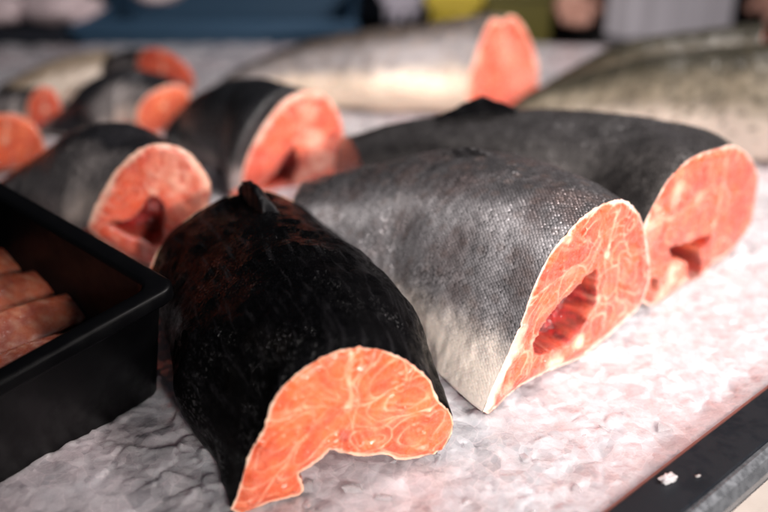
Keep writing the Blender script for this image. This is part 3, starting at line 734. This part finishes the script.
def fillet(c, heading, L, w, h, mat, label, lean=.0):
    n = 26; m = 18; V = []; F = []
    root_loc = Vector(c)
    for i in range(n+1):
        u = i/n; k = (1-abs(2*u-1)**2.2)**.6 if 0 < u < 1 else .02
        for j in range(m):
            an = 2*math.pi*j/m
            x = (u-.5)*L; y = math.cos(an)*w*k; z = math.copysign(abs(math.sin(an))**.7, math.sin(an))*h*k
            y += lean*z; q = nz((x*1.0+c[0], y+c[1], z), 60, 3)
            V.append((x, y+q*.002, z+q*.0025))
    for i in range(n):
        for j in range(m):
            F.append((i*m+j, i*m+(j+1) % m, (i+1)*m+(j+1) % m, (i+1)*m+j))
    F.append(tuple(range(m))[::-1]); F.append(tuple(n*m+j for j in range(m)))
    me = mesh('salmon_fillet', V, F); P = np.array(V)
    fr = np.abs(((P[:, 0]*140+P[:, 1]*60+nzs(P, 50, 3)*.8) % 1)-.5)*2
    A = me.color_attributes.new('pat', 'FLOAT_COLOR', 'POINT')
    rim = (P[:, 2] < -h*.3)*.55
    A.data.foreach_set('color', np.stack([sstep(fr, .72, .95)*.5, rim, np.zeros(len(P)), np.ones(len(P))], 1).ravel())
    ob = obj('salmon_fillet', me, mat); ob.location = root_loc; ob.rotation_euler = (R(24), 0, R(heading))
    tag(ob, label, 'salmon fillet', 'fillet slices in the black tray')
fillet((-.275, .540, .043), 38, .09, .016, .0032, M['fillet'], 'rearmost salmon slice in the black tray, mostly cut off by the left edge')
fillet((-.252, .508, .038), 40, .105, .018, .0032, M['fillet'], 'second fillet slice from the back in the black tray')
fillet((-.228, .480, .033), 43, .115, .016, .0032, M['fillet'], 'third fillet slice from the back in the black tray, with a pointed tip')
fillet((-.213, .448, .028), 45, .09, .012, .004, M['fillet'], 'frontmost narrow fillet slice beside the near tray wall')

# ------------------------------------------------------------------ counter rail
def sweep(prof, l0, l1, name, mat, parent, n=40):
    """extrude a (outward, z) profile along the rail direction"""
    V = []; F = []; m = len(prof); o = np.array(parent.location)
    for i in range(n+1):
        l = l0+(l1-l0)*i/n
        for d_, z in prof:
            p = RO+RD*l+RN*d_; V.append((p[0]-o[0], p[1]-o[1], z-o[2]))
    for i in range(n):
        for j in range(m):
            F.append((i*m+j, (i+1)*m+j, (i+1)*m+(j+1) % m, i*m+(j+1) % m))
    F.append(tuple(range(m))); F.append(tuple(n*m+j for j in range(m))[::-1])
    me = mesh(name, V, F); ob = obj(name, me, mat, parent, smooth=False)
    return ob
M['rail'] = simple('dark_rail_metal', (.006, .008, .012), .5, nscale=40, var=.4, bump=.0001, spec=.2)
M['orange'] = simple('orange_reflection', (.20, .06, .045), .5, nscale=60)  # colour of the orange reflection painted along the rail edge
M['steel'] = simple('brushed_steel', (.36, .38, .41), .3, .85, nscale=90)
M['cream'] = simple('cream_panel', (.34, .30, .27), .45, nscale=50, bump=.0004)
M['wood'] = simple('brown_wood', (.24, .12, .06), .5, nscale=40)
rr_ = empty('counter_rail', (RO[0], RO[1], 0), 'dark metal counter rail with a thin orange reflection painted along its edge at lower right', 'rail')
sweep([(.0012, -.03), (.0012, .0045), (.0030, .0045), (.0030, -.03)], -.35, 1.6, 'edge_reflection', M['orange'], rr_)  # thin strip standing in for an orange reflection
sweep([(.0032, -.03), (.0032, .0050), (.0040, .0058), (.0275, .0058), (.0285, .0050), (.0285, -.03)], -.35, 1.6, 'rail_top', M['rail'], rr_)
sweep([(.0287, -.03), (.0287, .0045), (.0310, .0048), (.0350, .0030), (.0385, -.002), (.0395, -.008), (.0395, -.03)], -.35, 1.6, 'metal_trim', M['steel'], rr_)
cp = empty('counter', (RO[0], RO[1], -.03), 'cream front panel of the counter with brown wood below, bottom right corner', 'counter')
sweep([(.0396, -.6), (.0396, -.006), (.046, -.010), (.062, -.018), (.066, -.03), (.066, -.6)], -.35, 1.6, 'panel', M['cream'], cp)
sweep([(.0662, -.6), (.0662, -.022), (.082, -.024), (.084, -.03), (.084, -.6)], -.35, 1.6, 'wood_trim', M['wood'], cp)
def lump(loc, r, label, seed, n=4):
    bm = bmesh.new()
    rs2 = np.random.RandomState(seed)
    bmesh.ops.create_icosphere(bm, subdivisions=4, radius=1)
    for v in bm.verts:
        q = nz(v.co, 1.7, seed, 3)
        v.co = Vector((v.co.x*r*(1.5+q*1.2), v.co.y*r*(.75+q*.9), v.co.z*r*.55*(1+q)+q*r*.2))
    ob = obj('ice_chip', bm_mesh('ice_chip', bm), M['ice']); ob.location = loc; ob.rotation_euler = (0, 0, R(25))
    tag(ob, label, 'ice chip', 'ice chips on the rail')
lump((.1490, .3700, .0072), .0034, 'larger white ice chip on the dark rail near its painted orange reflection', 4)
lump((.1660, .3735, .0062), .0011, 'tiny ice chip on the dark rail near its metal trim', 9)

# ------------------------------------------------------------------ behind the counter
def box(bm, c, s, bev=0.):
    r_ = bmesh.ops.create_cube(bm, size=1, matrix=Matrix.Translation(c) @ Matrix.Diagonal((*s, 1)))
    return r_
def boxes(name, L, mat, parent, bev=.004):
    bm = bmesh.new()
    for c, s in L: box(bm, c, s)
    bmesh.ops.bevel(bm, geom=list(bm.edges), offset=bev, segments=2, affect='EDGES')
    return obj(name, bm_mesh(name, bm), mat, parent, smooth=False)
M['navy'] = simple('navy_plastic', (.006, .009, .016), .5)
M['blue'] = simple('blue_plastic', (.03, .075, .135), .45)
M['yellow'] = simple('yellow_plastic', (.48, .36, .02), .45)
M['olive'] = simple('olive_plastic', (.10, .085, .008), .5)
M['lilac'] = simple('pale_lilac_plastic', (.42, .39, .46), .45)
M['black'] = simple('matt_black', (.006, .006, .007), .6)
M['floor'] = simple('wet_dark_floor', (.02, .02, .024), .35, nscale=4)
M['table'] = simple('steel_table', (.2, .21, .23), .35, .7)

fl = mesh('floor', [(-6, -3, -.9), (6, -3, -.9), (6, 6, -.9), (-6, 6, -.9)], [(0, 1, 2, 3)])
tag(obj('floor', fl, M['floor']), kind='structure')
wl = bmesh.new(); box(wl, (0, 4.2, .6), (12, .1, 3.0))
tag(obj('wall', bm_mesh('wall', wl), M['navy'], smooth=False), 'dark navy wall far behind the stall', 'wall')
ct = empty('fish_counter', (0, .9, -.9), 'steel fish counter that carries the bed of ice', 'counter')
boxes('counter_back', [((.1, .472, .80), (2.6, .022, .16))], M['table'], ct)

def crate(name, cx, cy, zt, w, d_, h, mat, label, slots=0, slot_mat=None, group='plastic crates behind the counter'):
    r_ = empty(name, (cx, cy, zt-h), label, 'crate', group)
    wt = .008
    boxes('crate_wall', [((0, -d_/2, h/2), (w, wt, h)), ((0, d_/2, h/2), (w, wt, h)), ((-w/2+wt/2, 0, h/2), (wt, d_-wt*1.2, h)), ((w/2-wt/2, 0, h/2), (wt, d_-wt*1.2, h))], mat, r_, .002)
    for q in (-1, 1): boxes('crate_rim', [((0, q*(d_/2+.006), h-.012), (w+.02, .01, .022))], mat, r_, .003)
    boxes('crate_floor', [((0, 0, .006), (w-.02, d_-.02, .01))], mat, r_, .002)
    for q in range(slots):
        x = -w/2+w*(q+.5)/slots
        boxes('slot', [((x, -d_/2-.0125, h*.45), (w/slots*.42, .003, h*.72))], slot_mat or M['black'], r_, .001)
    return r_
crate('plastic_crate', -.27, 1.62, .018, .44, .34, .2, M['blue'], 'long blue plastic crate behind the ice')
crate('plastic_crate', -.73, 1.54, .019, .46, .3, .24, M['navy'], 'dark navy crate at the far left behind the trout')
crate('plastic_crate', .034, 1.66, .06, .064, .3, .2, M['lilac'], 'pale lilac slotted crate left of the yellow one', 3, M['navy'])
crate('plastic_crate', .112, 1.62, .06, .074, .3, .2, M['yellow'], 'bright yellow slotted crate beside the lilac one', 3, M['olive'])
crate('plastic_crate', .225, 1.68, .06, .11, .3, .2, M['olive'], 'dull olive yellow crate half hidden by the tall pink cut')

bt = empty('back_table', (-.3, 2.1, -.9), 'dark table behind the blue crate', 'table')
boxes('table_top', [((0, .15, .80), (1.8, .7, .03))], M['navy'], bt)
for sx in (-.8, .8):
    for sy in (-.12, .42): boxes('leg', [((sx, sy, .39), (.04, .04, .78))], M['black'], bt)
M['pack'] = simple('pink_white_wrap', (.62, .5, .52), .4, nscale=25, bump=.002)
for k_, (x, y, z_, s_, lab) in enumerate([(-.72, 1.47, .026, .05, 'pinkish white wrapped pack on the dark navy crate, at the left edge'), (-.61, 1.45, .024, .042, 'wrapped pack second from the left on the navy crate'), (-.52, 1.46, .024, .052, 'largest pinkish wrapped pack at the right end of the navy crate'), (-.40, 1.62, .022, .04, 'wrapped pack lying in the blue crate')]):
    bm = bmesh.new(); bmesh.ops.create_icosphere(bm, subdivisions=3, radius=1)
    for v in bm.verts:
        q = nz(v.co, 1.3, k_*3+1., 3); v.co = Vector((v.co.x*s_*(1.2+q), v.co.y*s_*(1+q), (v.co.z*.6+q*.3)*s_))
    ob = obj('wrapped_pack', bm_mesh('wrapped_pack', bm), M['pack']); ob.location = (x, y, z_+s_*.3)
    tag(ob, lab, 'wrapped pack', 'wrapped packs on the crates')

# person behind the counter, leaning both hands on the ledge
M['skin_p'] = simple('person_skin', (.66, .36, .28), .5, nscale=30, var=.15)
M['shirt'] = simple('black_shirt', (.01, .01, .013), .8)
M['apron'] = simple('pale_grey_apron', (.72, .69, .75), .8, nscale=14, var=.12)
ld = empty('work_ledge', (.52, 1.62, -.9), 'dark work ledge the person behind the counter leans on', 'ledge')
boxes('ledge_top', [((0, 0, .83), (.75, .16, .03))], M['black'], ld)
boxes('leg', [((-.34, 0, .405), (.04, .1, .81))], M['black'], ld); boxes('leg', [((.34, 0, .405), (.04, .1, .81))], M['black'], ld)
def skin_body(name, pts, edges, mat, parent, lvl=2):
    me = bpy.data.meshes.new(name); me.from_pydata([p[0] for p in pts], edges, [])
    ob = bpy.data.objects.new(name, me); COL.objects.link(ob)
    md = ob.modifiers.new('s', 'SKIN'); md.use_smooth_shade = True
    for i, p in enumerate(pts):
        r_ = p[1] if isinstance(p[1], tuple) else (p[1], p[1]); me.skin_vertices[0].data[i].radius = r_
    me.skin_vertices[0].data[0].use_root = True
    sub = ob.modifiers.new('d', 'SUBSURF'); sub.levels = lvl; sub.render_levels = lvl
    bpy.context.view_layer.update()
    ev = ob.evaluated_get(bpy.context.evaluated_depsgraph_get()); m2 = bpy.data.meshes.new_from_object(ev)
    bpy.data.objects.remove(ob)
    return obj(name, m2, mat, parent)
px_, py_ = .517, 1.80
pr = empty('person', (px_, py_, -.9), 'person in a pale grey apron and black clothes leaning both hands on the ledge', 'person')
def hand(pts, edges, wrist, sgn):
    """palm, four unequal fingers and a thumb, resting flat on the ledge"""
    w = Vector(pts[wrist][0]); base = len(pts)
    pts.append(((w.x, w.y-.045, w.z-.018), (.030, .016))); edges.append((wrist, base))
    for k_, (dx, ln) in enumerate(((-.026, .055), (-.009, .066), (.009, .062), (.025, .048))):
        i = len(pts)
        a0 = (w.x+dx*sgn, w.y-.078, w.z-.026)
        pts += [(a0, .0095), ((a0[0]+dx*.2, a0[1]-ln*.5, a0[2]-.002), .009), ((a0[0]+dx*.3, a0[1]-ln*.95, a0[2]-.014), .0075)]
        edges += [(base, i), (i, i+1), (i+1, i+2)]
    i = len(pts)
    pts += [((w.x-.036*sgn, w.y-.045, w.z-.022), .011), ((w.x-.052*sgn, w.y-.075, w.z-.028), .009)]
    edges += [(base, i), (i, i+1)]
P_ = [((0, 0, .92), (.15, .10)), ((0, -.01, 1.08), (.135, .095)), ((0, -.04, 1.26), (.16, .105)), ((0, -.06, 1.40), (.12, .08)), ((0, -.07, 1.48), .05), ((0, -.085, 1.56), (.068, .08)), ((0, -.09, 1.66), (.075, .09)), ((0, -.085, 1.73), (.05, .06))]
E_ = [(i, i+1) for i in range(7)]
for sg in (-1, 1):
    i = len(P_)
    P_ += [((sg*.19, -.06, 1.38), .052), ((sg*.235, -.05, 1.12), .042), ((sg*.185, -.10, .925), .027)]
    E_ += [(3, i), (i, i+1), (i+1, i+2)]; wr_ = i+2
    hand(P_, E_, wr_, sg)
    j = len(P_)
    P_ += [((sg*.095, 0, .82), .085), ((sg*.10, -.01, .47), .055), ((sg*.10, .02, .09), .038), ((sg*.11, -.10, .035), .035), ((sg*.115, -.17, .03), .028)]
    E_ += [(0, j), (j, j+1), (j+1, j+2), (j+2, j+3), (j+3, j+4)]
hb = skin_body('body', P_, E_, M['skin_p'], pr)
sh = [((0, 0, .93), (.16, .115)), ((0, -.01, 1.08), (.147, .107)), ((0, -.04, 1.26), (.172, .118)), ((0, -.06, 1.40), (.13, .092)), ((-.19, -.06, 1.38), .064), ((-.23, -.05, 1.16), .056), ((.19, -.06, 1.38), .064), ((.23, -.05, 1.16), .056)]
skin_body('shirt', sh, [(0, 1), (1, 2), (2, 3), (3, 4), (4, 5), (3, 6), (6, 7)], M['shirt'], pr)
tr = [((0, 0, .93), (.158, .112))]; te = []
for sg in (-1, 1):
    j = len(tr); tr += [((sg*.095, 0, .80), .098), ((sg*.10, -.01, .47), .070), ((sg*.10, .02, .09), .056)]; te += [(0, j), (j, j+1), (j+1, j+2)]
skin_body('trousers', tr, te, M['shirt'], pr)
V = []; F = []
for i in range(16):
    for j in range(25):
        u = j/24-.5; z = .50+.75*i/15; wv = .225*(1-.35*max(0, (z-1.0)/.25)); 
        V.append((u*wv, -.145-.02*math.cos(u*3)+.006*math.sin(u*30+z*3)+.012*(z-.9), z))
for i in range(15):
    for j in range(24): F.append((i*25+j, i*25+j+1, (i+1)*25+j+1, (i+1)*25+j))
ap = obj('apron', mesh('apron', V, F), M['apron'], pr); sd = ap.modifiers.new('s', 'SOLIDIFY'); sd.thickness = .004
bm = bmesh.new(); bmesh.ops.create_uvsphere(bm, u_segments=24, v_segments=16, radius=1)
for v in list(bm.verts):
    v.co = Vector((v.co.x*.088, v.co.y*.102-.075, v.co.z*.105+1.69))
bmesh.ops.delete(bm, geom=[v for v in bm.verts if v.co.y < -.11 and v.co.z < 1.735], context='VERTS')
obj('hair', bm_mesh('hair', bm), M['shirt'], pr)

# ------------------------------------------------------------------ light, world, camera
w = bpy.data.worlds.new('World'); SC.world = w; w.use_nodes = True
bg = w.node_tree.nodes['Background']; bg.inputs[0].default_value = (.70, .76, .92, 1); bg.inputs[1].default_value = .052
def lamp(name, loc, tgt, size, power, col, spread=180):
    L = bpy.data.lights.new(name, 'AREA'); L.size = size; L.energy = power; L.color = col
    L.spread = R(spread)
    ob = bpy.data.objects.new(name, L); COL.objects.link(ob); ob.location = loc
    ob.rotation_euler = (Vector(tgt)-Vector(loc)).to_track_quat('-Z', 'Y').to_euler()
    return ob
lamp('unseen_lamp', (.72, -.05, .62), (.29, .57, 0), .16, 1.78, (1, .91, .86), spread=62)
lamp('unseen_lamp', (.6, .75, .95), (.12, 1.04, 0), .2, 6.2, (1, .92, .89), spread=104)  # added lamp without a visible source, brightens the far fish
lamp('unseen_lamp', (.32, -.50, .42), (.09, .48, .05), .10, .95, (1, .93, .89), spread=38)  # added low lamp, source unseen, lights flank and gives cut faces highlights

cam = bpy.data.cameras.new('camera'); co = bpy.data.objects.new('camera', cam); COL.objects.link(co); SC.camera = co
co.location = (0, 0, .323); co.rotation_euler = (math.pi/2-math.atan(.5), 0, 0)
cam.sensor_width = 36; cam.lens = 36*900/768; cam.clip_start = .01; cam.clip_end = 60
cam.dof.use_dof = True; cam.dof.focus_distance = .515; cam.dof.aperture_fstop = (36*900/768)/15.5
SC.view_settings.view_transform = 'Standard'; SC.view_settings.look = 'None'; SC.view_settings.exposure = 0; SC.view_settings.gamma = 1
